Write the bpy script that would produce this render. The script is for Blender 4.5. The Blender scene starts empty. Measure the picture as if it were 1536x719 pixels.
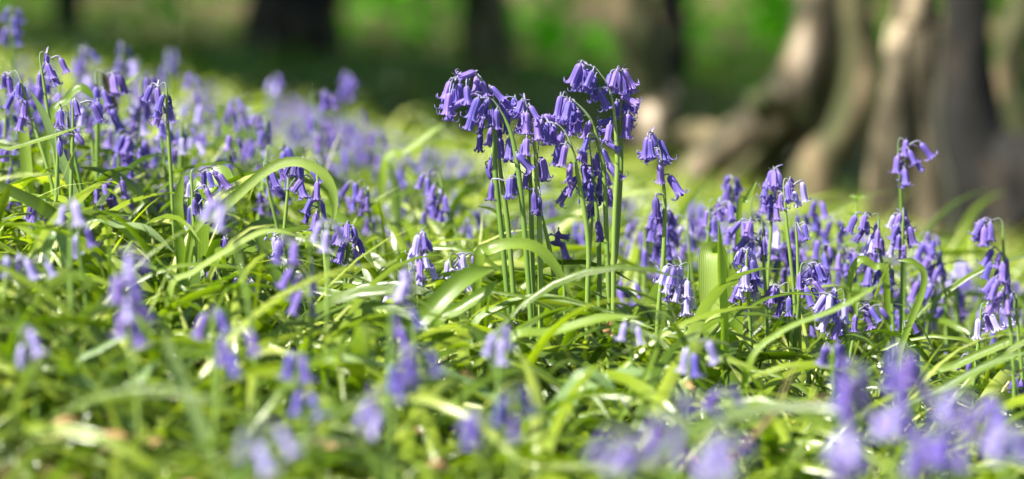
import bpy, math, random
import numpy as np
from mathutils import Vector, Matrix, Quaternion

random.seed(7); RNG = np.random.default_rng(7)
scene = bpy.context.scene
COL = scene.collection

# ------------------------------------------------------------------ camera
CAMH = 0.420; FPX = 3627.0; PITCH = math.atan(459.5/FPX)
cam_d = bpy.data.cameras.new('camera'); cam = bpy.data.objects.new('camera', cam_d); COL.objects.link(cam)
cam_d.lens = 85; cam_d.sensor_width = 36; cam_d.clip_start = 0.05; cam_d.clip_end = 300
cam.location = (0, 0, CAMH); cam.rotation_euler = (math.pi/2-PITCH, 0, 0)
cam_d.dof.use_dof = True; cam_d.dof.focus_distance = 2.20; cam_d.dof.aperture_fstop = 2.55
cam_d.dof.aperture_blades = 0
scene.camera = cam
F = Vector((0, math.cos(PITCH), -math.sin(PITCH))); U = Vector((0, math.sin(PITCH), math.cos(PITCH)))

def at(px, py, Y):
    """point of the world seen at photo pixel px,py at distance Y along +Y"""
    d = Vector((1,0,0))*((px-768)/FPX) + U*((359.5-py)/FPX) + F
    return Vector((0,0,CAMH)) + d*(Y/d.y)

def smooth(a, b, v):
    t = np.clip((v-a)/(b-a), 0, 1); return t*t*(3-2*t)

def ground(x, y):
    x = np.asarray(x, float); y = np.asarray(y, float)
    co = 0.15 + 0.0125*np.clip(y-2.17, -2, 4) - 0.10*smooth(6, 11, y)
    xc = 3*np.tanh(x/3)
    z = -co*xc - 0.175*smooth(1.6, 6.6, y)*(.85+.15*smooth(3, 6, y)) - 0.13*smooth(6, 12, y) + 6.0*smooth(20, 48, y)
    z = z + 0.008*np.sin(x*9+y*3)*np.sin(y*7-x*2) + 0.012*np.sin(x*3.1+1)*np.sin(y*2.3)
    return z
def gz(x, y): return float(ground(x, y))

# ------------------------------------------------------------------ materials
def mat(name):
    m = bpy.data.materials.new(name); m.use_nodes = True
    nt = m.node_tree; nt.nodes.clear()
    out = nt.nodes.new('ShaderNodeOutputMaterial')
    return m, nt, out
def N(nt, t, **kw):
    n = nt.nodes.new(t)
    for k, v in kw.items():
        if k.startswith('i_'): n.inputs[k[2:].replace('_', ' ')].default_value = v
        else: setattr(n, k, v)
    return n
def ramp(nt, fac, stops):
    r = N(nt, 'ShaderNodeValToRGB'); e = r.color_ramp.elements
    while len(e) < len(stops): e.new(0.5)
    for el, (p, c) in zip(e, stops): el.position = p; el.color = (*c, 1)
    nt.links.new(fac, r.inputs['Fac']); return r.outputs['Color']
def mixc(nt, fac, a, b, mode='MIX'):
    m = N(nt, 'ShaderNodeMix', data_type='RGBA', blend_type=mode)
    if isinstance(fac, float): m.inputs[0].default_value = fac
    else: nt.links.new(fac, m.inputs[0])
    for s, v in ((6, a), (7, b)):
        if isinstance(v, tuple): m.inputs[s].default_value = (*v, 1)
        else: nt.links.new(v, m.inputs[s])
    return m.outputs[2]
def math_(nt, op, a, b=None):
    m = N(nt, 'ShaderNodeMath', operation=op)
    for i, v in enumerate((a, b)):
        if v is None: continue
        if isinstance(v, (int, float)): m.inputs[i].default_value = v
        else: nt.links.new(v, m.inputs[i])
    return m.outputs[0]
def leafy(nt, out, col, tcol, trans, rough=.35, spec=.5, bump=None, bstr=.3, bdist=.0005):
    p = N(nt, 'ShaderNodeBsdfPrincipled'); p.inputs['Roughness'].default_value = rough
    p.inputs['Specular IOR Level'].default_value = spec
    t = N(nt, 'ShaderNodeBsdfTranslucent'); mx = N(nt, 'ShaderNodeMixShader'); mx.inputs[0].default_value = trans
    nt.links.new(col, p.inputs['Base Color']); nt.links.new(tcol, t.inputs['Color'])
    nt.links.new(p.outputs[0], mx.inputs[1]); nt.links.new(t.outputs[0], mx.inputs[2]); nt.links.new(mx.outputs[0], out.inputs[0])
    if bump is not None:
        b = N(nt, 'ShaderNodeBump'); b.inputs['Strength'].default_value = bstr; b.inputs['Distance'].default_value = bdist
        nt.links.new(bump, b.inputs['Height']); nt.links.new(b.outputs[0], p.inputs['Normal']); nt.links.new(b.outputs[0], t.inputs['Normal'])

def leaf_material(name, stops, rough=.3, trans=.42, obj_rand=False, tint=(1.15,1.3,.15)):
    m, nt, out = mat(name)
    if obj_rand: r = N(nt, 'ShaderNodeObjectInfo').outputs['Random']
    else: r = N(nt, 'ShaderNodeAttribute', attribute_name='rnd').outputs['Fac']
    uv = N(nt, 'ShaderNodeUVMap'); sx = N(nt, 'ShaderNodeSeparateXYZ'); nt.links.new(uv.outputs[0], sx.inputs[0])
    base = ramp(nt, r, stops)
    ns = N(nt, 'ShaderNodeTexNoise'); ns.inputs['Scale'].default_value = 60; ns.inputs['Detail'].default_value = 4
    base = mixc(nt, math_(nt, 'MULTIPLY', ns.outputs['Fac'], .5), base, mixc(nt, 1.0, base, (.7,.8,.6), 'MULTIPLY'))
    w = math_(nt, 'SINE', math_(nt, 'MULTIPLY', sx.outputs[0], 75.0))
    base = mixc(nt, math_(nt, 'MULTIPLY', math_(nt, 'ADD', w, 1.0), .08), base, mixc(nt, 1.0, base, (.55,.7,.5), 'MULTIPLY'))
    tc = mixc(nt, 1.0, base, tint, 'MULTIPLY')
    tc = mixc(nt, 1.0, tc, (1.55,1.55,1.55), 'MULTIPLY')
    leafy(nt, out, base, tc, trans, rough, 1.0, w, .35, .0004)
    return m

M = {}
M['leaf'] = leaf_material('bluebell_leaf', [(0, (.035,.07,.010)), (.38, (.13,.20,.014)), (.72, (.28,.35,.022)), (1, (.56,.58,.20))], rough=.27, trans=.34)  # palest stop raised so some blades carry near-white glints in their colour
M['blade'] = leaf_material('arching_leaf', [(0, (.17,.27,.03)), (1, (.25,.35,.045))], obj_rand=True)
M['lit_blade'] = leaf_material('leaf_lit_tone', [(0, (.26,.36,.05)), (1, (.32,.42,.07))], rough=.5, trans=.5, obj_rand=True)
M['lit_blade'] = leaf_material('leaf_lit_tone', [(0, (.26,.36,.05)), (1, (.32,.42,.07))], rough=.5, trans=.5, obj_rand=True)  # lighter leaf green; the sunlit look is put into this colour
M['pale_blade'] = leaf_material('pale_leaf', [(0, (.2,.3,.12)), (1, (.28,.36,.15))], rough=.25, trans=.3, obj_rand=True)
M['stem'] = None
def stem_material():
    m, nt, out = mat('flower_stem')
    z = N(nt, 'ShaderNodeAttribute', attribute_name='tip').outputs['Fac']
    r = N(nt, 'ShaderNodeObjectInfo').outputs['Random']
    g = ramp(nt, r, [(0, (.14,.25,.05)), (1, (.25,.36,.08))])
    ns = N(nt, 'ShaderNodeTexNoise'); ns.inputs['Scale'].default_value = 150
    g = mixc(nt, ns.outputs['Fac'], g, mixc(nt, 1.0, g, (.7,.75,.6), 'MULTIPLY'))
    c = mixc(nt, z, g, (.22,.17,.38))
    p = N(nt, 'ShaderNodeBsdfPrincipled'); p.inputs['Roughness'].default_value = .38
    p.inputs['Subsurface Weight'].default_value = .0
    nt.links.new(c, p.inputs['Base Color']); nt.links.new(p.outputs[0], out.inputs[0]); return m
M['stem'] = stem_material()
def petal_material(name, body, stripe, tipc, trans=.42):
    m, nt, out = mat(name)
    uv = N(nt, 'ShaderNodeUVMap'); sx = N(nt, 'ShaderNodeSeparateXYZ'); nt.links.new(uv.outputs[0], sx.inputs[0])
    r = N(nt, 'ShaderNodeObjectInfo').outputs['Random']
    b = mixc(nt, r, body[0], body[1])
    d = math_(nt, 'ABSOLUTE', math_(nt, 'SUBTRACT', sx.outputs[0], .5))
    st = ramp(nt, d, [(0, (1,1,1)), (.09, (.35,.35,.35)), (.2, (0,0,0))])
    b = mixc(nt, math_(nt, 'MULTIPLY', st, .75), b, stripe)
    v = ramp(nt, sx.outputs[1], [(0, (.55,.55,.55)), (.14, (0,0,0)), (.62, (0,0,0)), (1, (.8,.8,.8))])
    b = mixc(nt, v, b, tipc)
    ns = N(nt, 'ShaderNodeTexNoise'); ns.inputs['Scale'].default_value = 450
    b = mixc(nt, math_(nt, 'MULTIPLY', ns.outputs['Fac'], .4), b, mixc(nt, 1.0, b, (.75,.72,.85), 'MULTIPLY'))
    w = math_(nt, 'SINE', math_(nt, 'MULTIPLY', sx.outputs[0], 40.0))
    tc = mixc(nt, 1.0, b, (1.35,1.1,1.35), 'MULTIPLY')
    leafy(nt, out, b, tc, trans, .5, .35, w, .25, .0003)
    return m
M['petal'] = petal_material('violet_petal', ((.15,.125,.50), (.31,.21,.60)), (.07,.045,.30), (.54,.48,.84), .33)
M['petal_dark'] = petal_material('faded_petal', ((.12,.08,.34), (.16,.11,.42)), (.05,.03,.2), (.25,.2,.5), .25)
M['petal_pale'] = petal_material('pale_petal', ((.46,.42,.76), (.56,.52,.84)), (.26,.22,.64), (.82,.8,.95), .33)  # paler petal copy, puts the sunlit look of some heads into colour
def simple_mat(name, c1, c2, scale, rough=.8, bump=.4, bdist=.01, detail=8):
    m, nt, out = mat(name)
    tcn = N(nt, 'ShaderNodeTexCoord')
    ns = N(nt, 'ShaderNodeTexNoise'); ns.inputs['Scale'].default_value = scale; ns.inputs['Detail'].default_value = detail
    nt.links.new(tcn.outputs['Object'], ns.inputs['Vector'])
    c = ramp(nt, ns.outputs['Fac'], [(.3, c1), (.7, c2)])
    p = N(nt, 'ShaderNodeBsdfPrincipled'); p.inputs['Roughness'].default_value = rough
    b = N(nt, 'ShaderNodeBump'); b.inputs['Strength'].default_value = bump; b.inputs['Distance'].default_value = bdist
    nt.links.new(ns.outputs['Fac'], b.inputs['Height']); nt.links.new(b.outputs[0], p.inputs['Normal'])
    nt.links.new(c, p.inputs['Base Color']); nt.links.new(p.outputs[0], out.inputs[0]); return m
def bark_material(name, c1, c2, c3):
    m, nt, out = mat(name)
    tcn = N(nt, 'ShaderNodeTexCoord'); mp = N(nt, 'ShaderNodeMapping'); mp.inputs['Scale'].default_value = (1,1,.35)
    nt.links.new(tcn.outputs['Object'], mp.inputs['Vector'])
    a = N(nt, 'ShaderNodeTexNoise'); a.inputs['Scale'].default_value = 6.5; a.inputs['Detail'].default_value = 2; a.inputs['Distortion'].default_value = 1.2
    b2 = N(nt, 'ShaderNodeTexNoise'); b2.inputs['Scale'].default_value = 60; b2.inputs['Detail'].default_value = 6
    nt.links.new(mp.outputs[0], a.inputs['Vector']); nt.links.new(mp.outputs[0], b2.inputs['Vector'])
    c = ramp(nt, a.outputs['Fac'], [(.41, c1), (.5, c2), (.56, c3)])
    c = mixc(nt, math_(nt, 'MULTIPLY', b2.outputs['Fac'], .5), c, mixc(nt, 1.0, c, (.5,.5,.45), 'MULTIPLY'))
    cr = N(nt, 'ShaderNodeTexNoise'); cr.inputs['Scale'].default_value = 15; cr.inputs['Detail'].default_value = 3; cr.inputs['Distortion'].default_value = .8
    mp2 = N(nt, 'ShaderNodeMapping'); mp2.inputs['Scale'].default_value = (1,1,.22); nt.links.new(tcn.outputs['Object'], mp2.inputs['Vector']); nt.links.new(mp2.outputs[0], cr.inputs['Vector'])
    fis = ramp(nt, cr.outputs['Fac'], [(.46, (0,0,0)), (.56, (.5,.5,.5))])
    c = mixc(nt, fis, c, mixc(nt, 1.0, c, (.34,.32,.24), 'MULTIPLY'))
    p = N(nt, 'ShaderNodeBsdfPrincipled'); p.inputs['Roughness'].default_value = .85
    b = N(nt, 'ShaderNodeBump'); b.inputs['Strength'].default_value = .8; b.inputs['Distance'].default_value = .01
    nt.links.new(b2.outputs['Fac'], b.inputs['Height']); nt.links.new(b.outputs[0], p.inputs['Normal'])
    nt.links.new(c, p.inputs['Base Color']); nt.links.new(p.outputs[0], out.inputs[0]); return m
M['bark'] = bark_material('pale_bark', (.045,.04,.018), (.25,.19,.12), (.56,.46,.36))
M['bark_flaky_lit'] = bark_material('flaking_lit_bark', (.10,.08,.045), (.54,.43,.29), (.76,.66,.51))  # flaking bark, made lighter to paint in the trunk's sunlit band
M['bark_shade'] = bark_material('shade_dark_bark', (.004,.0035,.002), (.011,.008,.004), (.028,.02,.011))  # near-black, so the deep shade on these trunks sits in the bark colour
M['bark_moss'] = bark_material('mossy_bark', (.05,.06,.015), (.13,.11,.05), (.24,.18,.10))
M['soil'] = simple_mat('soil', (.045,.03,.012), (.14,.095,.035), 25, .95, .6, .01)
M['twig'] = simple_mat('dead_twig', (.12,.07,.04), (.25,.16,.09), 120, .8)
M['straw'] = simple_mat('straw', (.45,.36,.2), (.6,.5,.32), 120, .6)
M['dead_leaf'] = simple_mat('dead_leaf', (.24,.11,.04), (.50,.30,.14), 150, .6)
M['sedge'] = simple_mat('flower_spike', (.10,.09,.05), (.22,.18,.13), 300, .8)
def wood_leaf(name, stops, trans=.55, k=3.0):
    m, nt, out = mat(name)
    r = N(nt, 'ShaderNodeAttribute', attribute_name='rnd').outputs['Fac']
    b = ramp(nt, r, stops)
    tc = mixc(nt, 1.0, b, (.8*k, 1.0*k, .25*k), 'MULTIPLY')
    leafy(nt, out, b, tc, trans, .8, .04); return m
M['wood_leaf'] = wood_leaf('woodland_leaf', [(0, (.03,.14,.004)), (.6, (.07,.24,.006)), (1, (.14,.32,.01))])

# ------------------------------------------------------------------ mesh helpers
def new_obj(name, mesh, parent=None):
    o = bpy.data.objects.new(name, mesh); COL.objects.link(o)
    if parent is not None: o.parent = parent
    return o
def tag(o, label=None, cat=None, group=None, kind=None):
    if label: o['label'] = label
    if cat: o['category'] = cat
    if group: o['group'] = group
    if kind: o['kind'] = kind
    return o
def np_mesh(name, V, Fq, mats, uv=None, attrs=None, smooth_=True, fm=None):
    me = bpy.data.meshes.new(name)
    V = np.asarray(V, np.float32); Fq = np.asarray(Fq, np.int32)
    k = Fq.shape[1]
    me.vertices.add(len(V)); me.vertices.foreach_set('co', V.ravel())
    me.loops.add(Fq.size); me.loops.foreach_set('vertex_index', Fq.ravel())
    me.polygons.add(len(Fq)); me.polygons.foreach_set('loop_start', np.arange(0, Fq.size, k, dtype=np.int32))
    me.polygons.foreach_set('use_smooth', np.full(len(Fq), smooth_))
    for m in (mats if isinstance(mats, (list, tuple)) else [mats]): me.materials.append(m)
    if fm is not None: me.polygons.foreach_set('material_index', np.asarray(fm, np.int32))
    if uv is not None:
        l = me.uv_layers.new(name='UVMap'); l.data.foreach_set('uv', np.asarray(uv, np.float32)[Fq.ravel()].ravel())
    for an, av in (attrs or {}).items():
        a = me.attributes.new(an, 'FLOAT', 'POINT'); a.data.foreach_set('value', np.asarray(av, np.float32))
    me.update(calc_edges=True); return me
def grid_faces(n, m, closed=False, off=0):
    """n rows of m verts"""
    f = []
    mm = m if closed else m-1
    for i in range(n-1):
        for j in range(mm):
            a = i*m+j; b = i*m+(j+1) % m
            f.append((off+a, off+b, off+b+m, off+a+m))
    return f
def spline(pts, n):
    P = [Vector(p) for p in pts]
    if len(P) == 2: P = [P[0], P[0].lerp(P[1], .5), P[1]]
    P = [P[0]*2-P[1]] + P + [P[-1]*2-P[-2]]
    seg = len(P)-3; out = []
    for i in range(n):
        t = i/(n-1)*seg; k = min(int(t), seg-1); u = t-k
        a, b, c, d = P[k:k+4]
        out.append(.5*((2*b)+(c-a)*u+(2*a-5*b+4*c-d)*u*u+(3*b-3*c+d-a)*u**3))
    return out
class MB:
    def __init__(s): s.v = []; s.f = []; s.uv = []; s.tip = []; s.fm = []
    def tube(s, pts, radii, n=8, tips=(0, 0), mi=0, cap=True):
        off = len(s.v); m = len(pts); ref = Vector((.3, -1, .2)).normalized()
        for i, p in enumerate(pts):
            t = (pts[min(i+1, m-1)]-pts[max(i-1, 0)]).normalized()
            a = t.cross(ref); a = a.normalized() if a.length > 1e-4 else t.orthogonal().normalized()
            b = t.cross(a); r = radii[i] if hasattr(radii, '__len__') else radii
            for j in range(n):
                an = 2*math.pi*j/n
                s.v.append(p+a*(math.cos(an)*r)+b*(math.sin(an)*r)); s.uv.append((j/n, i/(m-1)))
                s.tip.append(tips[0]+(tips[1]-tips[0])*i/(m-1))
        nf = grid_faces(m, n, True, off); s.f += nf; s.fm += [mi]*len(nf)
        if cap:
            c = len(s.v); s.v.append(pts[-1]+(pts[-1]-pts[-2]).normalized()*(radii[-1] if hasattr(radii, '__len__') else radii)*.6); s.uv.append((.5,1)); s.tip.append(tips[1])
            for j in range(n):
                a = off+(m-1)*n+j; b = off+(m-1)*n+(j+1) % n
                s.f.append((a, b, c, c)); s.fm.append(mi)
    def ribbon(s, pts, widths, fold=.25, ref=Vector((0, -.45, 1)), tips=(0, 0), mi=0, cross=5, twist=0.0):
        off = len(s.v); m = len(pts)
        for i, p in enumerate(pts):
            t = (pts[min(i+1, m-1)]-pts[max(i-1, 0)]).normalized()
            side = t.cross(ref); side = side.normalized() if side.length > 1e-3 else Vector((1,0,0))
            nn = side.cross(t).normalized()
            if twist:
                q = Quaternion(t, twist*i/(m-1)); side = q @ side; nn = q @ nn
            for j in range(cross):
                u = j/(cross-1)*2-1; w = widths[i]*.5
                s.v.append(p+side*(u*w)+nn*((u*u)*w*fold)); s.uv.append((j/(cross-1), i/(m-1))); s.tip.append(tips[0]+(tips[1]-tips[0])*i/(m-1))
        nf = grid_faces(m, cross, False, off); s.f += nf; s.fm += [mi]*len(nf)
    def build(s, name, mats, parent=None):
        V = np.array([tuple(v) for v in s.v], np.float32)
        quads = s.f
        me = bpy.data.meshes.new(name)
        me.from_pydata([tuple(v) for v in s.v], [], [tuple(dict.fromkeys(f)) for f in quads])
        for m in (mats if isinstance(mats, (list, tuple)) else [mats]): me.materials.append(m)
        me.polygons.foreach_set('use_smooth', [True]*len(me.polygons)); me.polygons.foreach_set('material_index', s.fm)
        l = me.uv_layers.new(name='UVMap'); idx = np.zeros(len(me.loops), np.int32); me.loops.foreach_get('vertex_index', idx)
        l.data.foreach_set('uv', np.array(s.uv, np.float32)[idx].ravel())
        a = me.attributes.new('tip', 'FLOAT', 'POINT'); a.data.foreach_set('value', s.tip)
        me.update(); return new_obj(name, me, parent)

# ------------------------------------------------------------------ bell meshes (axis along -Z, top at origin), about 17.5 mm long
def bell_mesh(kind, seed):
    rr = random.Random(seed); V = []; FQ = []; UV = []
    prof = {  # (radius mm, z mm) along one petal
     'open':  [(1.1,.5),(2.4,-.5),(2.95,-2.2),(3.1,-6),(3.0,-10),(3.1,-13.2),(3.7,-15.6),(5.0,-17.4),(6.6,-17.9),(7.9,-16.8),(8.1,-14.9)],
     'half':  [(1.1,.5),(2.3,-.5),(2.8,-2.2),(2.95,-6),(2.85,-10),(2.9,-13.4),(3.2,-16),(4.2,-18),(5.6,-18.7),(6.8,-18),(7.2,-16.6)],
     'bud':   [(1.0,.5),(2.0,-.7),(2.7,-3),(3.0,-5.5),(3.0,-8),(2.9,-10.5),(2.6,-12.5),(2.1,-14),(1.4,-15.2),(.8,-16),(.3,-16.5)],
     'faded': [(1.0,.5),(1.9,-.7),(2.5,-3),(2.8,-6),(2.5,-9.5),(2.9,-12),(2.9,-14),(3.7,-15.6),(4.9,-16.4),(5.5,-15.8),(5.6,-14.2)],
    }[kind]
    nr = len(prof)
    wid = [1,1,1,1,.97,.92,.82,.62,.44,.26,.06]
    for k in range(6):
        a0 = k*math.pi/3 + rr.uniform(-.06, .06); curl = rr.uniform(.5, 1.3) if kind != 'bud' else 1
        out = 1.0 if k % 2 else .94; off = len(V); tw = rr.uniform(-.12, .12)
        for i, (r, z) in enumerate(prof):
            R = r if i < 6 else prof[5][0]+(r-prof[5][0])*curl
            Z = z if i < 8 else prof[7][1]+(z-prof[7][1])*curl
            R *= out*(1+(rr.uniform(-.09, .09) if kind == 'faded' else 0))
            half = math.radians(34)*wid[i]*min(1, 4.2/max(r, 3.2)) if kind != 'bud' else math.radians(34)*(1 if i < 9 else .7)
            for j in (-1, -.5, 0, .5, 1):
                an = a0+half*j+tw*max(0, i-6)/4
                rad = R+(.6*(1-j*j)-.22)*(1 if 1 < i < 8 else .3)
                V.append((rad*math.cos(an)*1e-3, rad*math.sin(an)*1e-3, (Z+(.5*abs(j) if i > 7 else 0))*1e-3)); UV.append((j/2+.5, i/(nr-1)))
        FQ += grid_faces(nr, 5, False, off)
    m = M['petal_dark'] if kind == 'faded' else M['petal']
    return np_mesh('bell_'+kind, V, FQ, m, UV)
BELLS = {k: [bell_mesh(k, s) for s in range(5)] for k in ('open', 'half', 'bud', 'faded')}
def pale_copy(me):
    c = me.copy(); c.materials.clear(); c.materials.append(M['petal_pale']); return c
BELLS['pale'] = [pale_copy(m) for m in BELLS['open']+BELLS['half']]

def place_bell(root, top, axis, scale, kind):
    """top, axis in the root's local space"""
    o = new_obj('bell', random.choice(BELLS[kind]), root)
    q = Vector((0, 0, -1)).rotation_difference(axis.normalized())
    o.matrix_local = Matrix.Translation(top) @ (q @ Quaternion((0,0,1), random.uniform(0, 6.28))).to_matrix().to_4x4() @ Matrix.Scale(scale, 4)
    return o

def bluebell(stem_pts, bells, label, group, stem_r=.0021, name='bluebell', bract=True):
    """stem_pts: world points base to tip. bells: (attach t, top point, axis, scale, kind) in world space"""
    base = Vector(stem_pts[0]); base.z = gz(base.x, base.y)-.004
    root = bpy.data.objects.new(name, None); COL.objects.link(root); root.location = base; root.empty_display_size = .05
    tag(root, label, 'bluebell', group)
    P = spline([base]+[Vector(p) for p in stem_pts[1:]], 26); P = [p-base for p in P]
    mb = MB(); n = len(P)
    R = [stem_r*(1.12-.2*i/(n-1)) if i < n*.45 else stem_r*max(.26, 1.0-.95*((i/(n-1)-.42)/.5)) for i in range(n)]
    mb.tube(P, R, 8)
    for k, v in enumerate(mb.tip):
        mb.tip[k] = max(0, (mb.uv[k][1]-.6)/.4)**1.1*.8
    for (t, top, ax, sc, kind) in bells:
        top = Vector(top)-base
        i = min(n-1, max(0, int(t*(n-1)))); p = P[i]
        ax = Vector(ax).normalized()
        h = (top-p).length
        c1 = p+(top-p)*.5+Vector((0,0,.25*h)); c2 = top-ax*min(.3*h, .004)
        mb.tube(spline([p, c1, c2, top], 7), [.0007]*6+[.0010], 5, (.6, .9), 0, False)
        if bract:
            d = (top-p); d.z = abs(d.z)*.3+.003; d = d.normalized(); L = random.uniform(.008, .014)
            mb.ribbon([p+d*(L*s)+Vector((0,0,-.004*s*s)) for s in (0,.25,.5,.75,1)], [.0014,.0018,.0015,.001,.0002], .3, tips=(.7, 1), cross=3)
        place_bell(root, top, ax, sc*random.uniform(.86, 1.08), kind)
    mb.build('stem', M['stem'], root)
    return root

def hero(px_pts, Y, bells, label, group, r=.0021, dark=()):
    """px_pts: stem in photo pixels, tip LAST; bells [(x,y,x2,y2[,kind])]"""
    YY = Y
    pts = [at(x, y, YY) for x, y in px_pts]
    b = pts[0].copy(); pts[0] = Vector((b.x, YY, gz(b.x, YY)))
    S = spline(pts, 60); out = []
    for bl in bells:
        x, y, x2, y2 = bl[:4]; kind = bl[4] if len(bl) > 4 else random.choice(['open','open','open','half'])
        dy = random.uniform(-.014, .012)
        a = at(x, y, YY+dy); e = at(x2, y2, YY+dy+random.uniform(-.007, .004))
        # nearest stem point a little above the bell top
        best = min(range(8, 60), key=lambda i: (S[i]-(a+Vector((0,0,.002)))).length+(.0 if S[i].z > a.z-.012 else .01))
        L = (e-a).length; sc = max(.85, min(1.15, L/.0168))
        out.append((best/59, a, e-a, sc, kind))
    for bl in list(out):          # smaller bells half hidden behind the ones listed
        if random.random() < .4 and len(out) > 4:
            t, a, ax, sc, kind = bl
            out.append((max(.4, t-.03), a+Vector((random.uniform(-.006, .006), random.uniform(.004, .012), random.uniform(-.012, -.002))), ax+Vector((random.uniform(-.006, .006), 0, 0)), sc*.92, kind))
    return bluebell([tuple(p) for p in pts], out, label, group, r)

def head(cx, y1, y2, Y, droop, n, label, group, kinds='oooh', w=None, base_dx=0, r=.0017):
    """a bluebell whose flower head spans photo rows y1..y2 around column cx"""
    rr = random; n = n if n < 4 else int(n*1.4)
    top = at(cx, y1, Y); hl = (y2-y1)/FPX*Y
    bx = top.x+base_dx/FPX*Y-droop*.006
    base = Vector((bx, Y+rr.uniform(-.01, .01), 0)); base.z = gz(base.x, base.y)
    H = top.z-base.z
    if H < .03: H = .03
    dvec = Vector((droop, rr.uniform(-.6, .6), 0)); dvec = dvec.normalized() if dvec.length > .05 else Vector((.3, -.9, 0)).normalized()
    dl = .010+.10*max(0, hl-.02)
    tipp = top+dvec*dl*.9+Vector((0,0,-.006))
    apex = top-dvec*.001
    neck = Vector((bx, base.y, 0)).lerp(Vector((apex.x, apex.y, 0)), .75); neck.z = base.z+H*.86
    mid = Vector((bx, base.y, base.z+H*.45))+Vector((rr.uniform(-.004, .004),)*2+(0,))
    pts = [base, mid, neck, apex, tipp]
    S = spline(pts, 60); bells = []
    wid = (w/FPX*Y*.5 if w else .014)
    for i in range(n):
        f = (i+.5)/n; zt = top.z-.003-max(.004, hl-.016)*f*1.05
        cand = [k for k in range(20, 60)]
        k = min(cand, key=lambda k: abs(S[k].z-(zt+.003)) + (0 if k < 46 or f < .35 else .05)) if f > .3 else 59-int(f*22)
        an = i*2.4+rr.uniform(-.5, .5)
        o = Vector((math.cos(an), math.sin(an)*.8, 0))+dvec*.75
        rad = wid*rr.uniform(.5, 1.15)*(1.0 if f > .25 else .75)
        p = S[k]+o*rad*.62+Vector((0,0,rr.uniform(-.001, .003)))
        ax = Vector((o.x*rr.uniform(.1, .5), o.y*rr.uniform(.1, .5), -1))
        kd = {'o':'open','h':'half','b':'bud','f':'faded','p':'pale'}[rr.choice(kinds)]
        if n > 3:
            if i == 0 and rr.random() < .45: kd = 'bud'
            elif rr.random() < .08: kd = 'faded'
        bells.append((k/59, p, ax, rr.uniform(.78, 1.02), kd))
    return bluebell(pts, bells, label, group, r)

# ================================================================== GROUND AND FIELD
def build_ground():
    xs = np.concatenate([np.linspace(-60, -4, 30), np.linspace(-3.9, 3.9, 120), np.linspace(4, 60, 30)])
    ys = np.concatenate([np.linspace(-8, .4, 20), np.linspace(.45, 8, 150), np.linspace(8.2, 70, 90)])
    X, Yg = np.meshgrid(xs, ys); Z = ground(X, Yg)
    V = np.stack([X, Yg, Z], -1).reshape(-1, 3)
    n, m = X.shape; a = (np.arange(n-1)[:, None]*m+np.arange(m-1)[None]).ravel()
    FQ = np.stack([a, a+1, a+1+m, a+m], -1)
    o = new_obj('ground', np_mesh('ground', V, FQ, M['soil'])); tag(o, kind='structure')
build_ground()

def blades(name, n, xr, Lr, Wr, el, droop, label, cat, rows=10, seed=1, fr=None, extra_yellow=0., zc=0.0, yr=None, rmax=1.0):
    """n strap leaves as one sheet of ground cover; positions within a widening strip before the camera"""
    g = np.random.default_rng(seed)
    y0, y1 = yr
    Y = np.sqrt(y0*y0+(y1*y1-y0*y0)*g.random(n))
    half = .2117*Y*xr+.12; X = (g.random(n)*2-1)*half
    keep = np.ones(n, bool)
    if fr is not None: keep = fr(X, Y, g)
    if name == 'grass': keep &= Y > 1.75
    X, Y = X[keep], Y[keep]; n = len(X)
    L = g.uniform(*Lr, n)*np.interp(Y, [1.2, 1.4, 1.6, 1.9], [.85, .95, 1.1, 1.1]); W = g.uniform(*Wr, n)*np.interp(Y, [1.2, 1.6, 2.0], [.62, .75, 1.0]); az = g.uniform(0, 2*np.pi, n)
    e0 = np.radians(g.uniform(*el, n))*np.interp(Y, [1.2, 1.5, 2.0], [.5, .66, 1.0]); dr = np.radians(g.uniform(*droop, n)); daz = g.normal(0, .5, n); tw = g.normal(0, .9, n)
    P = np.stack([X, Y, ground(X, Y)-.006], -1); Vs = []; UVs = []
    kink = g.random(n)
    for i in range(rows):
        f = i/(rows-1)
        e = e0-dr*(f**1.35); a = az+daz*f
        T = np.stack([np.cos(e)*np.cos(a), np.cos(e)*np.sin(a), np.sin(e)], -1)
        S = np.stack([-np.sin(a), np.cos(a), np.zeros(n)], -1)
        Nn = np.cross(S, T); Nn = np.where(Nn[:, 2:3] < 0, Nn, Nn)
        ph = (tw*f)[:, None]
        S2 = S*np.cos(ph)+Nn*np.sin(ph); N2 = -S*np.sin(ph)+Nn*np.cos(ph)
        w = (W*.5*np.minimum(1, .45+f*3.2)*np.clip(1-f**5, .03, 1))[:, None]
        for u in (-1, -.45, .45, 1):
            q = P+S2*(u*w)-N2*(w*.35*abs(u)**1.5)*-1
            Vs.append(q); UVs.append(np.stack([np.full(n, u*.5+.5), np.full(n, f)], -1))
        P = P+T*(L/(rows-1))[:, None]
        gmin = ground(P[:, 0], P[:, 1])+.006+.05*kink
        low = P[:, 2] < gmin
        P[:, 2] = np.where(low & (f > .3), gmin, P[:, 2])
    V = np.stack(Vs, 1).reshape(-1, 3); UVv = np.stack(UVs, 1).reshape(-1, 2)
    per = rows*4; base = (np.arange(n)*per)[:, None]
    fl = np.array(grid_faces(rows, 4)); FQ = (base[:, :, None]+fl[None]).reshape(-1, 4)
    rnd = np.clip(g.beta(2, 2.2, n)+extra_yellow*g.random(n), 0, 1)*rmax
    o = new_obj(name, np_mesh(name, V, FQ, M['leaf'], UVv, {'rnd': np.repeat(rnd, per)}))
    tag(o, label, cat, kind='stuff'); return o

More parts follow.
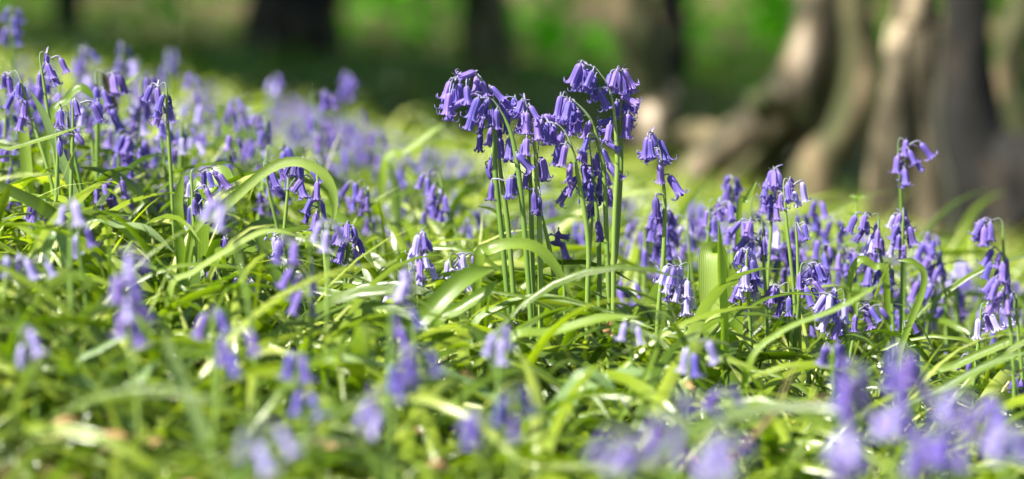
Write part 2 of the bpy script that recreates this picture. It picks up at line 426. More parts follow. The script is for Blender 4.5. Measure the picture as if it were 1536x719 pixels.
def thin_clump(X, Y, g):
    # fewer leaves directly in front of the standing stems
    k = (X > -.05) & (X < .13) & (Y > 1.95) & (Y < 2.25)
    return ~k | (g.random(len(X)) < .55)
blades('bluebell_leaves', 6000, 1.5, (.13,.27), (.0055,.0145), (34,80), (75,160), 'dense carpet of glossy arching bluebell leaves', 'foliage', 11, 12, thin_clump, yr=(1.2, 3.3))
blades('grass', 2200, 1.5, (.08,.20), (.002,.005), (55,88), (20,110), 'thin grass blades among the bluebell leaves', 'grass', 8, 2, yr=(1.2, 3.5), extra_yellow=.4)
blades('undergrowth', 9500, 1.4, (.08,.18), (.006,.014), (45,85), (60,150), 'blurred pale green leaves of the sunny slope beyond', 'foliage', 7, 3, fr=lambda X, Y, g: Y < 5.9+.9*smooth(.3, 1.3, -X)+.3*np.sin(X*5), yr=(3.2, 7.4), extra_yellow=.45)
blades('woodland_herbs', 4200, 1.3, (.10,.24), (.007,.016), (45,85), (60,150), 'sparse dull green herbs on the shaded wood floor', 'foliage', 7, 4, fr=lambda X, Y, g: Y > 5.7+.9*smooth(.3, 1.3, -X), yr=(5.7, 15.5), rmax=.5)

def litter():
    g = np.random.default_rng(9); k = 1400
    Y = g.uniform(1.2, 7, k); X = (g.random(k)*2-1)*(.32*Y+.1); P = np.stack([X, Y, ground(X, Y)+g.uniform(.003, .05, k)*(Y < 5.6)+.004], -1)
    a = g.normal(0, 1, (k, 3))*[1,1,.4]; a /= np.linalg.norm(a, axis=1)[:, None]; b = np.cross(a, g.normal(0, .3, (k, 3))+[0,0,1]); b /= np.linalg.norm(b, axis=1)[:, None]
    c = np.cross(a, b); s = g.uniform(.006, .016, k)[:, None]; V = []
    for i in range(5):
        t = i/4*2-1; w = (1-t*t)**.6*.5+.04
        for j in (-1, 0, 1): V.append(P+a*s*t+b*s*j*w+c*s*(.35*t*t+.3*abs(j)*w))
    V = np.stack(V, 1).reshape(-1, 3); fl = np.array(grid_faces(5, 3)); FQ = ((np.arange(k)*15)[:, None, None]+fl[None]).reshape(-1, 4)
    tag(new_obj('leaf_litter', np_mesh('leaf_litter', V, FQ, M['dead_leaf'])), 'scattered brown and orange scraps of dead leaf among the green', 'leaf litter', kind='stuff')
litter()

# ================================================================== THE SHARP CENTRAL CLUMP
G1 = 'bluebells of the tall sharp clump'
hero([(776,600),(767,513),(754,368),(743,260),(741,205),(733,150),(716,113),(697,112),(680,120)], 2.17,
  [(675,123,666,151),(674,141,670,173),(689,126,688,155),(700,130,702,157),(712,108,688,117),(716,115,713,140),(737,131,757,153),(723,122,730,146),(700,150,680,160)],
  'bluebell whose head reaches farthest out over empty air at the edge of the tall clump', G1, .0023)
hero([(778,600),(775,513),(763,350),(751,260),(746,210),(740,180),(733,158)], 2.185,
  [(729,151,726,180),(737,160,737,194),(724,180,718,204,'faded'),(721,201,718,231,'faded'),(750,208,752,236),(738,235,736,249,'bud'),(747,183,747,216)],
  'stem hidden behind the palest arched stalk, with one long dark bell hanging lowest', G1, .0023)
hero([(799,600),(798,510),(787,350),(778,260),(768,205),(757,178),(745,157),(735,148),(719,147)], 2.15,
  [(717,148,706,179),(732,150,720,170),(765,208,763,238),(776,232,801,259,'half'),(765,268,763,299),(738,275,736,301,'faded'),(745,165,745,190)],
  'bluebell with a smooth pale arched stalk crossing in front of the first head', G1, .0023)
hero([(800,600),(800,495),(798,368),(795,260),(789,202),(782,165),(773,147)], 2.19,
  [(772,147,769,172),(760,172,761,200),(787,151,778,181),(785,176,777,200),(774,261,774,293),(789,261,787,285),(752,155,758,180)],
  'bluebell with a compact upright head between the arched stalk and the leaning stem', G1, .0022)
hero([(812,600),(811,506),(810,368),(805,260),(801,215),(793,175),(789,155),(785,148)], 2.16,
  [(790,170,790,199),(796,160,806,178),(805,181,808,209),(790,209,789,232),(814,239,821,274),(801,290,803,333,'faded'),(782,152,775,172)],
  'bluebell ending in pale crowded bells with one dark bell low on its stem', G1, .0023)
hero([(846,600),(839,499),(834,441),(825,376),(812,320),(806,260),(808,215),(813,178)], 2.2,
  [(816,174,838,181),(823,183,823,216),(812,180,808,208),(832,353,857,357,'faded'),(830,190,834,212)],
  'stem slanting across the others with one withered sideways bell', G1, .0021)
hero([(881,600),(881,455),(883,387),(879,332),(866,260),(859,225),(848,199),(836,187),(822,184)], 2.16,
  [(820,186,818,212),(843,201,836,232),(848,219,843,248),(855,247,854,275,'half'),(865,266,848,299),(832,190,828,214),(880,290,872,300,'bud')],
  'bluebell arching over with a row of bells down its dark curved stalk', G1, .0022)
hero([(913,600),(913,448),(911,387),(906,260),(902,236),(893,198),(884,176),(866,156),(850,147),(841,144)], 2.18,
  [(841,145,836,172),(854,153,848,181),(858,155,862,183),(866,166,867,198),(884,183,877,209),(881,207,874,229),(895,232,897,258),(913,248,937,277),(910,214,928,225,'half'),(903,262,905,290)],
  'bluebell with three pale bells held out on thin curved stalks above a crowded middle', G1, .0022)
hero([(920,600),(920,430),(922,330),(926,250),(924,202),(920,160),(911,127),(893,103),(875,95)], 2.17,
  [(870,97,857,126),(869,101,866,134),(883,104,886,137),(889,107,878,134),(874,98,872,128),(900,137,912,164),(924,179,899,186),(915,187,911,212)],
  'bluebell with the highest hanging bunch of bells in the clump', G1, .0022)
hero([(912,600),(917,426),(924,379),(931,260),(932,208),(932,156),(933,120),(932,103)], 2.19,
  [(925,107,917,134),(929,112,926,141),(936,107,951,133),(938,112,941,139),(933,144,955,157),(942,172,939,204),(925,153,925,178),(935,165,948,180,'half')],
  'straight upright bluebell with bells spreading on both sides of its tip', G1, .0023)
hero([(898,600),(899,430),(897,340),(890,270),(886,230),(882,205)], 2.21,
  [(886,275,886,303),(901,265,902,292),(913,283,917,308),(888,297,892,324,'faded'),(897,333,902,366,'faded'),(877,228,877,256),(890,240,895,262),(875,250,880,275)],
  'shorter bluebell hidden inside the clump with drooping dark bells', G1, .0022)
hero([(882,600),(880,450),(886,350),(890,290),(893,250),(900,225)], 2.23,
  [(905,226,915,250),(893,245,880,262),(886,262,876,288),(905,255,914,280)],
  'slender bluebell standing furthest back inside the tall clump', G1, .0019)
hero([(852,600),(848,500),(846,430),(842,380),(838,345)], 2.24,
  [(838,347,834,372,'faded'),(843,365,850,388)], 'short thin stem at the foot of the clump with two bells', G1, .0015)
hero([(984,600),(986,490),(995,388),(997,312),(995,270),(993,242),(987,215),(977,199)], 2.17,
  [(971,207,967,240),(979,224,958,234),(979,201,984,216,'bud'),(989,212,1000,241),(990,248,991,277),(1004,265,1023,296),(984,297,984,329,'faded'),(975,210,978,236)],
  'bluebell alone just outside the clump against the brown roots, nodding and sparse', 'bluebells in sharp focus', .0020)

# ================================================================== OTHER BLUEBELLS (x, top row, bottom row, distance, lean, bells)
G2 = 'bluebells near the plane of focus'; G3 = 'bluebells out of focus close to the camera'; G4 = 'bluebells softly blurred beyond the focus'
NEAR = [
 (62,80,145,2.24,1,4,'oo','nodding bluebell with its arched dark stalk tip above the pale bent leaf',30),
 (98,160,200,2.24,-1,2,'oh','small bluebell with a single hanging bell beside the green cross blade',12),
 (24,108,195,2.27,-1,6,'ooh','bluebell at the photo edge with a curved row of bells under the bent leaf tip',55),
 (86,196,245,2.2,1,3,'fb','small dark shrivelled bluebell beside the crossing grass stalk',12),
 (112,150,180,2.2,1,3,'f','tiny withered flower head on a thin stalk',0),
 (130,152,212,2.45,-1,6,'oop','pale fluffy bluebell head with a sunlit top before the sedge spike',8),
 (247,126,198,2.24,-1,5,'oohf','bluebell on a straight bare stem, its dark bells turned to one side',-2),
 (290,255,348,2.16,1,9,'pph','pale frilly sunlit bluebell head beside the folded leaf',8),
 (398,243,285,2.26,1,3,'ho','slim bluebell with two dark bells under the great arching leaf',30),
 (437,248,305,2.22,1,3,'oh','bluebell with one dark bell swung towards the great arching leaf',-10),
 (470,238,352,2.17,-1,9,'ohf','sharp bluebell hanging inside the curve of the great arching leaf',14),
 (523,332,400,2.17,0,7,'ohfp','upright bluebell with dark sideways bells and a pale bud on top',-6),
 (548,425,455,2.17,1,2,'fh','low bluebell with one dark bell pointing sideways',-22),
 (347,350,395,2.16,-1,3,'f','small withered bluebell above the glossy leaf heap',0),
 (366,398,455,2.15,-1,5,'ohp','pale low bluebell leaning over the glossy leaf heap',14),
 (420,350,392,2.15,-1,3,'p','pair of bluebell bells pointing away from the blurred purple head',20),
 (632,345,445,2.13,0,9,'pph','pale bluebell spike with bells pointing outward in bright sun',-4),
 (678,380,440,2.15,1,7,'pp','white violet bluebell head beside the raised broad leaf',6),
 (596,428,475,2.15,0,6,'pp','small whitish bluebell head just above the leaves',6),
 (1030,395,478,2.15,-1,9,'pph','silvery bluebell head beside the broad upright folded leaf',-6),
 (1120,375,462,2.17,0,13,'pph','large frosted bluebell head glittering behind the broad upright leaf',6),
 (1262,435,512,2.15,-1,9,'ppo','bluebell with white sunlit tips on a leaning stem',10),
 (1248,445,480,2.3,1,4,'fo','dark violet bluebell head just behind the white tipped one',-8),
 (1356,482,512,2.14,0,1,'f','single dark closed bell on a bare stalk',-4),
 (1475,456,512,2.17,1,4,'op','small sharp bluebell on a thin straight stalk before dark shade',-2),
 (1463,535,560,2.17,-1,3,'f','tiny dark bluebell bells low beside the straight stalk',4),
 (1500,330,480,2.05,-1,14,'oooh','biggest dark purple bluebell head at the photo edge',14),
 (1532,560,600,2.1,-1,3,'f','dark bluebell bells low at the photo edge below the big head',0),
 (1522,440,470,2.1,-1,3,'oh','bluebell bells under the big dark purple head',4),
 (1160,252,335,2.3,0,9,'oooh','bluebell with the highest head on this side of the broad upright leaf',-2),
 (1178,270,318,2.22,1,4,'op','bluebell with pale curled bells touching the highest purple head',22),
 (1195,335,372,2.2,0,1,'h','single hanging bell on a thin bent stalk',12),
 (1350,210,278,2.38,1,6,'ooh','bluebell alone high against the pale tree trunk',22),
 (1315,322,400,2.28,-1,8,'oohp','bluebell with a pale rounded head under the lone high one',8),
 (1355,318,400,2.30,0,9,'oohp','bluebell with bright petals close beside the pale rounded head',0),
 (1000,315,412,2.36,0,12,'oooh','thick blurred bluebell head under the nodding sparse one',-12),
 (655,260,340,2.42,-1,6,'oop','arched bluebell with a dark curved stalk and pale outer bells',36),
 (636,300,345,2.5,1,4,'oo','low purple bluebell beside the dark curved stalk',24),
 (66,300,352,2.1,-1,4,'ohf','small bluebell poking out of the leaves under the bent pale leaf',6),
 (152,262,330,2.3,1,6,'ooh','bluebell with bells to one side of a stalk under the pale fluffy head',-6),
 (205,200,262,2.42,-1,6,'ooh','slightly soft bluebell close behind the straight bare stem',6),
 (312,392,440,2.2,-1,4,'fh','dark low bluebell under the blurred sweeping leaf',6),
 (545,270,330,2.4,-1,5,'ooh','bluebell just clear of the great arching leaf on the clump side',8),
 (1068,300,352,2.35,1,6,'ooh','bluebell rising behind the narrow upright leaf',-6),
 (1140,330,400,2.26,-1,7,'oohf','dense violet bluebell between the broad leaf and the highest head',6),
 (1205,395,462,2.2,1,7,'ooh','violet bluebell low in the dense middle before the white tipped one',-4),
 (1180,425,480,2.18,-1,6,'ohf','dark bluebell almost resting on the leaves by the frosted head',4),
 (1332,395,450,2.3,-1,6,'ooh','bluebell hanging below the pale rounded head',6),
 (1408,360,432,2.42,-1,7,'ooh','soft bluebell against the dark root hollow',6),
 (1290,455,500,2.25,1,4,'oh','little bluebell behind the white sunlit tips',-4),
 (925,420,470,2.4,1,4,'oh','low lilac bluebell just behind the foot of the clump',0),
]
for (x, a, b, Y, dr, n, k, lab, bdx) in NEAR:
    head(x, a, b, Y, dr, n, lab, G2, k, None, bdx)
FORE = [
 (172,375,500,1.62,1,11,'oop','large pale blurred bluebell head above the leaves close to the camera',50),
 (10,385,418,1.85,1,4,'op','half cut off blurred bluebell head at the photo edge',10),
 (35,385,418,1.85,1,4,'op','blurred low bluebell head beside the half cut off one',0),
 (104,298,340,1.85,0,2,'p','thin pale blurred bud above the leaf heap',4),
 (118,340,392,1.9,0,3,'op','small blurred bluebell head below the thin pale bud',2),
 (340,290,348,1.75,-1,4,'p','pale smudged bluebell crossing the great leaf stalk',30),
 (35,490,560,1.65,0,2,'p','slender pale closed bud low in the leaves',6),
 (320,460,505,1.7,0,3,'fo','dim blurred bluebell low in front of the withered one',0),
 (345,492,560,1.6,1,4,'oh','blurred hanging bluebell in the middle of the leaf heap',-20),
 (372,640,705,1.38,1,5,'op','blurred bluebell head low at the bottom edge',0),
 (460,360,470,1.84,-1,10,'ooh','large blurred violet bluebell head before the great arching leaf',-4),
 (492,330,380,1.88,0,4,'p','pale blurred flower just above the large violet head',0),
 (618,400,455,1.8,-1,5,'op','soft purple haze of a bluebell before the pale spike',-10),
 (590,462,522,1.7,1,5,'oh','blurred bluebell head over the raised broad leaf foot',4),
 (602,520,600,1.55,1,9,'oop','largest blurred head in the low middle of the leaves',-6),
 (572,590,652,1.5,-1,5,'op','blurred bluebell head hanging below the largest low one',0),
 (447,528,560,1.65,0,2,'o','small blurred bell over a fallen pale leaf',0),
 (462,585,618,1.6,0,2,'o','small round blurred bell in deep green leaves',0),
 (750,490,545,1.72,0,4,'p','pale lilac blurred bell at the foot of the tall clump',2),
 (772,582,660,1.48,0,5,'oh','dusky blurred bluebell low under the tall clump',0),
 (720,620,668,1.45,-1,4,'oh','dusky blurred bluebell near the bottom edge under the tall clump',0),
 (948,484,514,1.92,0,3,'p','little round pale head on a blue green stalk',4),
 (1038,508,570,1.85,1,5,'op','small blurred bluebell with a white top',4),
 (1092,586,614,1.6,0,2,'o','tiny blurred bell before the dry brown twig',0),
 (955,655,719,1.28,-1,6,'oop','wide soft purple bluebell on the bottom edge under the yellow stalk',0),
 (1008,628,700,1.3,0,6,'oop','soft purple bluebell risen above its neighbours on the bottom edge',0),
 (1062,650,719,1.28,1,6,'oop','soft purple bluebell on the bottom edge before the dry brown twig',0),
 (1020,590,640,1.45,1,4,'f','dim violet bluebell shaded behind the soft purple ones',0),
 (1285,545,640,1.5,0,8,'ooh','blurred bluebell head with spreading bells in the shaded corner',-10),
 (1362,525,605,1.5,0,8,'ooh','brighter blurred bluebell head beside the spreading one',4),
 (1268,640,712,1.38,0,8,'oop','round blurred bluebell head touching the yellow leaning stalk',4),
 (1340,605,665,1.42,0,6,'oop','blurred bluebell head under the two spreading ones',0),
 (1388,640,719,1.38,0,7,'oop','blurred bluebell head between the round one and the corner',0),
 (1448,590,700,1.4,0,9,'oop','tall blurred pale purple bluebell near the corner',6),
 (1518,640,700,1.36,0,7,'op','blurred lilac bluebell at the bottom corner',0),
 (1498,595,650,1.5,-1,4,'oh','blurred bluebell behind the lilac corner one',0),
 (1250,520,548,1.9,0,3,'o','small purple bluebell low behind the shaded corner heads',0),
 (1410,600,640,1.45,0,3,'f','dark blurred bell between the brighter corner heads',0),
]
for (x, a, b, Y, dr, n, k, lab, bdx) in FORE:
    head(x, a, b+(b-a)*.12, Y, dr, max(2, int(n*.75)), lab, G3, k, None, bdx)
MID = [
 (15,12,70,2.85,0,6,'ooh','blurred bluebell highest up in the corner of the slope',6),
 (115,72,130,3.0,1,8,'ooh','wide blurred bluebell head behind the nodding one',4),
 (183,68,118,2.95,0,5,'oo','compact blurred bluebell head standing over the sedge spike',6),
 (252,74,128,3.2,0,6,'op','pale blurred bluebell head above the straight bare stem',0),
 (208,88,118,3.0,-1,2,'p','pale blurred bell beside the compact head',0),
 (289,112,170,2.95,0,5,'oo','dark blurred bluebell right beside the straight bare stem',0),
 (262,188,232,2.7,1,6,'ooh','broad blurred purple head lower behind the straight bare stem',4),
 (210,140,185,2.9,0,4,'op','faint blurred bluebell behind the straight bare stem',0),
 (345,170,222,2.75,0,5,'oo','blurred bluebell with a leaning stalk on the open slope',28),
 (392,178,230,2.95,0,5,'oo','tall faint bluebell above the great arching leaf',4),
 (412,112,142,3.3,0,3,'op','small round blurred bluebell floating on the sunny slope',-14),
 (470,140,245,2.8,1,11,'oooh','large blurred bluebell spike above the great arching leaf',26),
 (508,200,262,2.85,0,5,'oo','purple blurred bluebell leaning from the large blurred spike',6),
 (520,108,152,3.3,0,7,'ooh','high blurred bluebell head against the dark wood floor',0),
 (536,168,212,3.2,0,4,'oo','faint upright bluebell below the high blurred head',0),
 (566,200,300,2.9,0,8,'ooh','long blurred bluebell spike over the leaning green blade',6),
 (592,240,290,2.8,1,5,'oo','blurred bluebell close beside the long spike',4),
 (165,228,300,2.55,0,7,'ooh','soft bluebell under the sedge spike',4),
 (182,288,345,2.4,0,5,'oh','soft low bluebell with hanging bells below the sedge spike',4),
 (232,280,325,2.5,1,6,'oo','low purple smear of a bluebell before the straight bare stem',0),
 (205,230,268,2.6,0,5,'op','middle bluebell of the soft group under the broad blurred head',0),
 (146,210,262,2.7,0,4,'oh','soft dark bluebell under the pale fluffy head',2),
 (60,235,300,2.7,0,4,'op','faint bluebell behind the green upright blade',0),
 (22,190,250,2.5,0,4,'op','pale blurred bluebell under the curved row of bells',4),
 (562,322,352,2.6,0,3,'oh','small blurred bell over the yellow green leaves',2),
 (600,290,325,2.7,0,4,'oh','blurred bluebell over the yellow green leaves',0),
 (705,318,362,2.6,0,4,'oo','blurred bluebell near the foot of the dark curved stalk',0),
 (690,285,325,2.8,-1,4,'op','pale blurred bluebell behind the dark curved stalk',0),
 (1098,265,325,2.45,0,8,'oohp','blurred bluebell with a greyish pointed top',4),
 (1130,298,385,2.45,1,9,'ooh','dense blurred bluebell between two taller heads',-4),
 (1100,325,375,2.4,0,4,'oo','blurred bluebell directly above the broad upright leaf edge',0),
 (1224,298,375,2.5,0,6,'ooh','slim blurred bluebell before the cleavers',2),
 (1180,360,420,2.4,0,7,'oo','purple blurred head low behind the highest one',0),
 (1232,360,430,2.4,0,6,'ooh','blurred bluebell in the dense purple middle',0),
 (1045,300,345,2.8,0,5,'oo','faint blurred bluebell by the roots',0),
 (965,335,400,2.6,0,6,'oh','soft lilac bluebell beside the thick blurred head',0),
 (940,350,395,2.7,0,4,'oh','faint lilac bluebell behind the clump foot',0),
 (1030,340,385,2.6,1,5,'oh','blurred bluebell above the silvery head',0),
 (1383,350,410,2.5,1,7,'oop','blurred bluebell sloping down from the bright petalled pair',-6),
 (1440,388,450,2.8,0,9,'oop','broad blurred bluebell before the dark root hollow',0),
 (1470,415,490,2.75,-1,7,'oo','blurred bluebell half behind the big dark purple head',6),
 (1428,450,500,2.85,0,5,'op','pale blue blurred bluebell low before the root hollow',0),
 (1455,490,545,2.7,0,4,'op','pale blue bluebell behind the small sharp one',0),
 (1290,370,430,2.5,0,6,'ooh','blurred bluebell at the foot of the cleavers',0),
 (500,290,350,2.6,1,5,'oo','soft bluebell seen under the end of the great arching leaf',0),
 (612,345,385,2.6,-1,5,'oo','soft bluebell low over the yellow green leaves before the clump',4),
 (820,300,362,2.7,0,7,'ooh','blurred violet bluebell seen between the clump stems',0),
 (862,330,392,2.65,0,7,'ooh','blurred violet bluebell seen past the dark curved row of bells',0),
 (775,330,385,2.8,0,6,'oo','blurred lilac bluebell seen between the first clump stems',0),
 (705,390,430,2.6,0,5,'oo','blurred lilac bluebell low beside the hooped leaf',0),
 (1075,370,425,2.6,0,6,'oo','soft bluebell peeping past the broad upright leaf',0),
 (1255,330,392,2.5,0,7,'ooh','blurred bluebell tight against the cleavers stalk',0),
 (1340,430,486,2.55,0,6,'oo','faint bluebell behind the soft green leaf loop',0),
 (1395,420,470,2.7,0,4,'op','faint blurred bluebell under the sloping one',0),
]
for (x, a, b, Y, dr, n, k, lab, bdx) in MID:
    head(x, a, b+(b-a)*.15, Y, dr, max(3, int(n*.85)), lab, G4, k, None, bdx)

# far drifts: copies of a few plants, every copy a thing of its own
protos = [c for c in COL.objects if c.get('group') == G4]
def ylim(px): return float(np.interp(px, [-300,0,150,300,450,600,750,900,1200,1536,1900], [20,60,80,110,150,200,250,285,300,390,420]))
def zone(px, Y):
    if px < 330 and rf is not None: return ('blurred bluebell in the far drift high on the sunny slope', 'far bluebells high on the slope')
    if px < 640: return ('blurred bluebell in the far drift below the dark wood floor', 'far bluebells below the wood floor')
    if px < 1010: return ('blurred bluebell seen through and behind the tall clump', 'far bluebells behind the clump')
    return ('blurred bluebell in the far drift before the twisted roots', 'far bluebells before the roots')
rf = random.Random(11); cnt = 0; placed = []; spots = []
proto_kids = {p.name: [c for c in p.children] for p in protos}
proto_h = {p.name: max((c.location.z for c in p.children if c.name.startswith('bell')), default=.15)+.01 for p in protos}
for tries in range(6000):
    if cnt >= 380: break
    px = rf.uniform(-60, 1600); Y = 2.75+3.3*rf.random()
    if tries % 3 == 0:      # denser stands close behind the focus on both sides of the clump
        px = rf.choice([rf.uniform(-60, 420), rf.uniform(950, 1540)]); Y = rf.uniform(2.36, 2.85)
    if tries % 3 == 1: px = rf.uniform(400, 1000); Y = rf.uniform(3.0, 5.0)
    x = (px-768)/FPX*Y; g0 = gz(x, Y)
    ytop = ylim(px)-(10 if tries % 3 == 1 else 0)+rf.random()**1.2*(60 if tries % 3 == 1 else 150)
    if 600 < px < 940 and Y < 3.0: continue
    h = at(px, ytop, Y).z-g0
    if h < .09 or h > .27: continue
    if any((x-a)**2+(Y-b)**2 < 0.038**2 for a, b in placed): continue
    p = rf.choice(protos); s = h/proto_h[p.name]
    if not .55 < s < 1.35: continue
    placed.append((x, Y)); spots.append((h/Y, x, Y, g0, p, s, px, rf.uniform(0, 6.28), ytop)); cnt += 1
spots.sort(key=lambda t: -t[0])
MARKS = [(100, 'the nodding edge bluebell and its bent pale leaf'), (195, 'the brown sedge spike'), (270, 'the bluebell on a straight bare stem'),
 (380, 'the short ribbed folded leaf'), (500, 'the great arching leaf'), (600, 'the yellow green leaves past the arch'), (720, 'the raised broad leaf'),
 (850, 'the smooth arched stalk of the clump'), (955, 'the highest hanging bunch of the clump'), (1050, 'the nodding bluebell just off the clump'),
 (1120, 'the broad upright folded leaf'), (1205, 'the tallest head past the folded leaf'), (1300, 'the green cleavers shoot'),
 (1420, 'the lone bluebell before the pale trunk'), (9999, 'the big dark head at the edge')]
ORD = ['highest', 'second highest', 'third highest', 'fourth highest', 'fifth highest', 'sixth highest', 'seventh highest', 'eighth highest', 'ninth highest', 'tenth highest',
 'eleventh highest', 'twelfth highest', 'thirteenth highest', 'fourteenth highest', 'fifteenth highest', 'sixteenth highest', 'seventeenth highest', 'eighteenth highest', 'nineteenth highest', 'twentieth highest']
seen = {}
for (_, x, Y, g0, p, s, px, rz, yt) in sorted(spots[:140], key=lambda t: t[8]):
    c = p.copy(); COL.objects.link(c); c.location = (x, Y, g0-.004); c.rotation_euler = (0, 0, rz); c.scale = (s, s, s)
    mk = next(t for lim, t in MARKS if px < lim); k = seen.get(mk, 0); seen[mk] = k+1
    c['label'] = (ORD[min(k, 19)]+' small blurred bluebell behind '+mk); c['group'] = zone(px, Y)[1]
    for ch in proto_kids[p.name]:
        d = ch.copy(); COL.objects.link(d); d.parent = c
# past three hundred of them the smallest, most blurred ones are one mass
import bmesh
bm = bmesh.new(); slots = [M['stem'], M['petal'], M['petal_dark'], M['petal_pale']]
for (_, x, Y, g0, p, s, px, rz, yt) in spots[140:]:
    T = Matrix.Translation((x, Y, g0-.004)) @ Matrix.Rotation(rz, 4, 'Z') @ Matrix.Scale(s, 4)
    for ch in sorted(proto_kids[p.name], key=lambda o: not o.name.startswith('stem')):
        me = ch.data.copy(); me.transform(T @ ch.matrix_basis)
        k = slots.index(ch.data.materials[0]); me.polygons.foreach_set('material_index', [k]*len(me.polygons))
        bm.from_mesh(me); bpy.data.meshes.remove(me)
me = bpy.data.meshes.new('distant_bluebells'); bm.to_mesh(me); bm.free()
for m_ in slots: me.materials.append(m_)
tag(new_obj('distant_bluebells', me), 'far bluebells melting into a violet haze on the slope', 'bluebells', kind='stuff')
print('far copies', cnt)

# ================================================================== LEAVES ONE CAN TELL APART
def leaf(name, px_pts, Y, w_px, label, material, cat='leaf', fold=.3, ref=(0,-.5,1), dY=0., twist=0., prof='leaf', n=26, blunt=False):
    YY = [Y+dY*i/(len(px_pts)-1) for i in range(len(px_pts))]
    pts = [at(x, y, yy) for (x, y), yy in zip(px_pts, YY)]
    g = gz(pts[0].x, pts[0].y)
    if pts[0].z > g+.02:      # run the leaf down to the soil it grows from
        first = pts[0]; nxt = pts[1]
        dx = (first.x-nxt.x)*.25
        pts = [Vector((first.x+dx, first.y+.01, g-.003))] + pts
    base = pts[0].copy(); P = [p-base for p in spline(pts, n)]
    w = w_px/FPX*Y; W = []
    for i in range(n):
        f = i/(n-1)
        k = min(1, .5+f*2.0)*(max(.03, 1-max(0, (f-.72)/.28)**1.7) if not blunt else (1 if f < .97 else .93))
        W.append(w*k)
    mb = MB(); mb.ribbon(P, W, fold, Vector(ref), twist=twist, cross=7)
    o = mb.build(name, M[material]); o.location = base; tag(o, label, cat)
    return o
GL = 'leaf_blade'
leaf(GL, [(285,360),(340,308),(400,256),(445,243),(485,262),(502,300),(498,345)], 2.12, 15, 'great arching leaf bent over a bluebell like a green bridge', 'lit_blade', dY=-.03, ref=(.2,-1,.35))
leaf(GL, [(716,402),(735,375),(768,366),(803,372),(832,400),(862,452)], 2.11, 19, 'curved leaf hooped across the front of the tall clump stems', 'blade', ref=(.1,-.9,.6))
leaf(GL, [(708,500),(745,464),(800,447),(850,452),(920,470)], 2.08, 15, 'pale thin leaf arching low across the foot of the tall clump', 'pale_blade')
leaf(GL, [(612,515),(655,455),(700,415),(742,404)], 2.0, 29, 'broad raised leaf slanting up towards the tall clump', 'blade', ref=(.3,-1,.5), dY=.03)
leaf(GL, [(648,498),(690,462),(725,440),(746,420)], 2.03, 18, 'second raised leaf tucked just under the broad slanting one', 'blade', ref=(.3,-1,.5))
leaf(GL, [(132,360),(115,300),(92,235),(70,180),(45,135)], 2.22, 15, 'pale leaf rising to a bent tip beside the nodding bluebell', 'pale_blade', ref=(-.3,-1,.2))
leaf(GL, [(44,330),(40,250),(35,200),(32,150)], 2.3, 18, 'bright upright leaf lit through behind the curved row of bells', 'lit_blade', ref=(0,-1,.1))
leaf(GL, [(72,200),(100,150),(118,132),(132,138),(142,150)], 2.35, 13, 'thin hooked leaf curling over behind the single hanging bell', 'blade', ref=(0,-1,.6))
leaf(GL, [(-30,240),(20,222),(75,205),(125,188)], 2.15, 7, 'straight grass stalk lying across the bells near the photo edge', 'blade', ref=(0,-1,.4), cat='grass blade')
leaf(GL, [(150,170),(185,130),(215,105)], 2.5, 8, 'blurred thin blade crossing behind the sedge spike', 'blade', cat='grass blade')
leaf(GL, [(300,305),(312,280),(332,264),(350,266)], 2.2, 36, 'short ribbed leaf folded over beside the pale frilly bluebell', 'blade', ref=(-.1,-.8,.8))
leaf(GL, [(270,345),(268,300),(274,262)], 2.14, 14, 'short upright blade standing close against the pale frilly bluebell', 'blade', ref=(0,-1,.2))
leaf(GL, [(428,445),(408,400),(385,345)], 2.15, 20, 'dark broad leaf slanting up to a cut tip below the great arching leaf', 'blade', ref=(.5,-1,.3), blunt=True)
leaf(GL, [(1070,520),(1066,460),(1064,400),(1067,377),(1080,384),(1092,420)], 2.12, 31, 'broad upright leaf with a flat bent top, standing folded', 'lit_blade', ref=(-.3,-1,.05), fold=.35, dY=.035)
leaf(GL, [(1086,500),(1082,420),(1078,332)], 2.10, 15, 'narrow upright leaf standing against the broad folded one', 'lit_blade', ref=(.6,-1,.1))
leaf(GL, [(1105,480),(1100,430),(1096,395)], 2.18, 22, 'darker leaf half hidden behind the broad folded one', 'blade', ref=(-.4,-1,.1))
leaf(GL, [(1108,330),(1120,300),(1135,272)], 2.3, 9, 'thin pointed leaf tip rising among the blurred heads', 'blade', ref=(0,-1,.2))
leaf(GL, [(1380,580),(1440,545),(1515,512)], 2.05, 13, 'straight green leaf slanting up to a blunt end by the small sharp bluebell', 'blade', ref=(0,-1,.5), blunt=True)
leaf(GL, [(1330,640),(1420,580),(1500,540),(1545,528)], 1.95, 12, 'long green leaf running alongside the straight slanting one', 'blade', ref=(0,-1,.6))
leaf(GL, [(1172,730),(1212,655),(1250,588)], 1.62, 11, 'yellow green leaning stalk before the shaded corner', 'blade', cat='grass blade', ref=(0,-1,.3))
leaf(GL, [(328,725),(302,640),(268,560),(242,485)], 1.62, 24, 'long pale blurred leaf leaning up from the bottom edge', 'pale_blade', ref=(-.3,-1,.3))
leaf(GL, [(115,552),(150,526),(190,506),(240,496)], 1.78, 13, 'pale blurred leaf arched below the large pale head', 'pale_blade')
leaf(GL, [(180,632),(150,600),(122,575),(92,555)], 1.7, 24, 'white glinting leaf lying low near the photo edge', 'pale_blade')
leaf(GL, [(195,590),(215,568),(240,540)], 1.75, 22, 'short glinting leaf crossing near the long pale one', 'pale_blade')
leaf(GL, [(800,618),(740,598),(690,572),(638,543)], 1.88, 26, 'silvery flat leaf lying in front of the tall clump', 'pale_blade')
leaf(GL, [(440,550),(480,543),(540,540),(590,556)], 1.82, 18, 'pale leaf lying level above the small round bells', 'pale_blade')
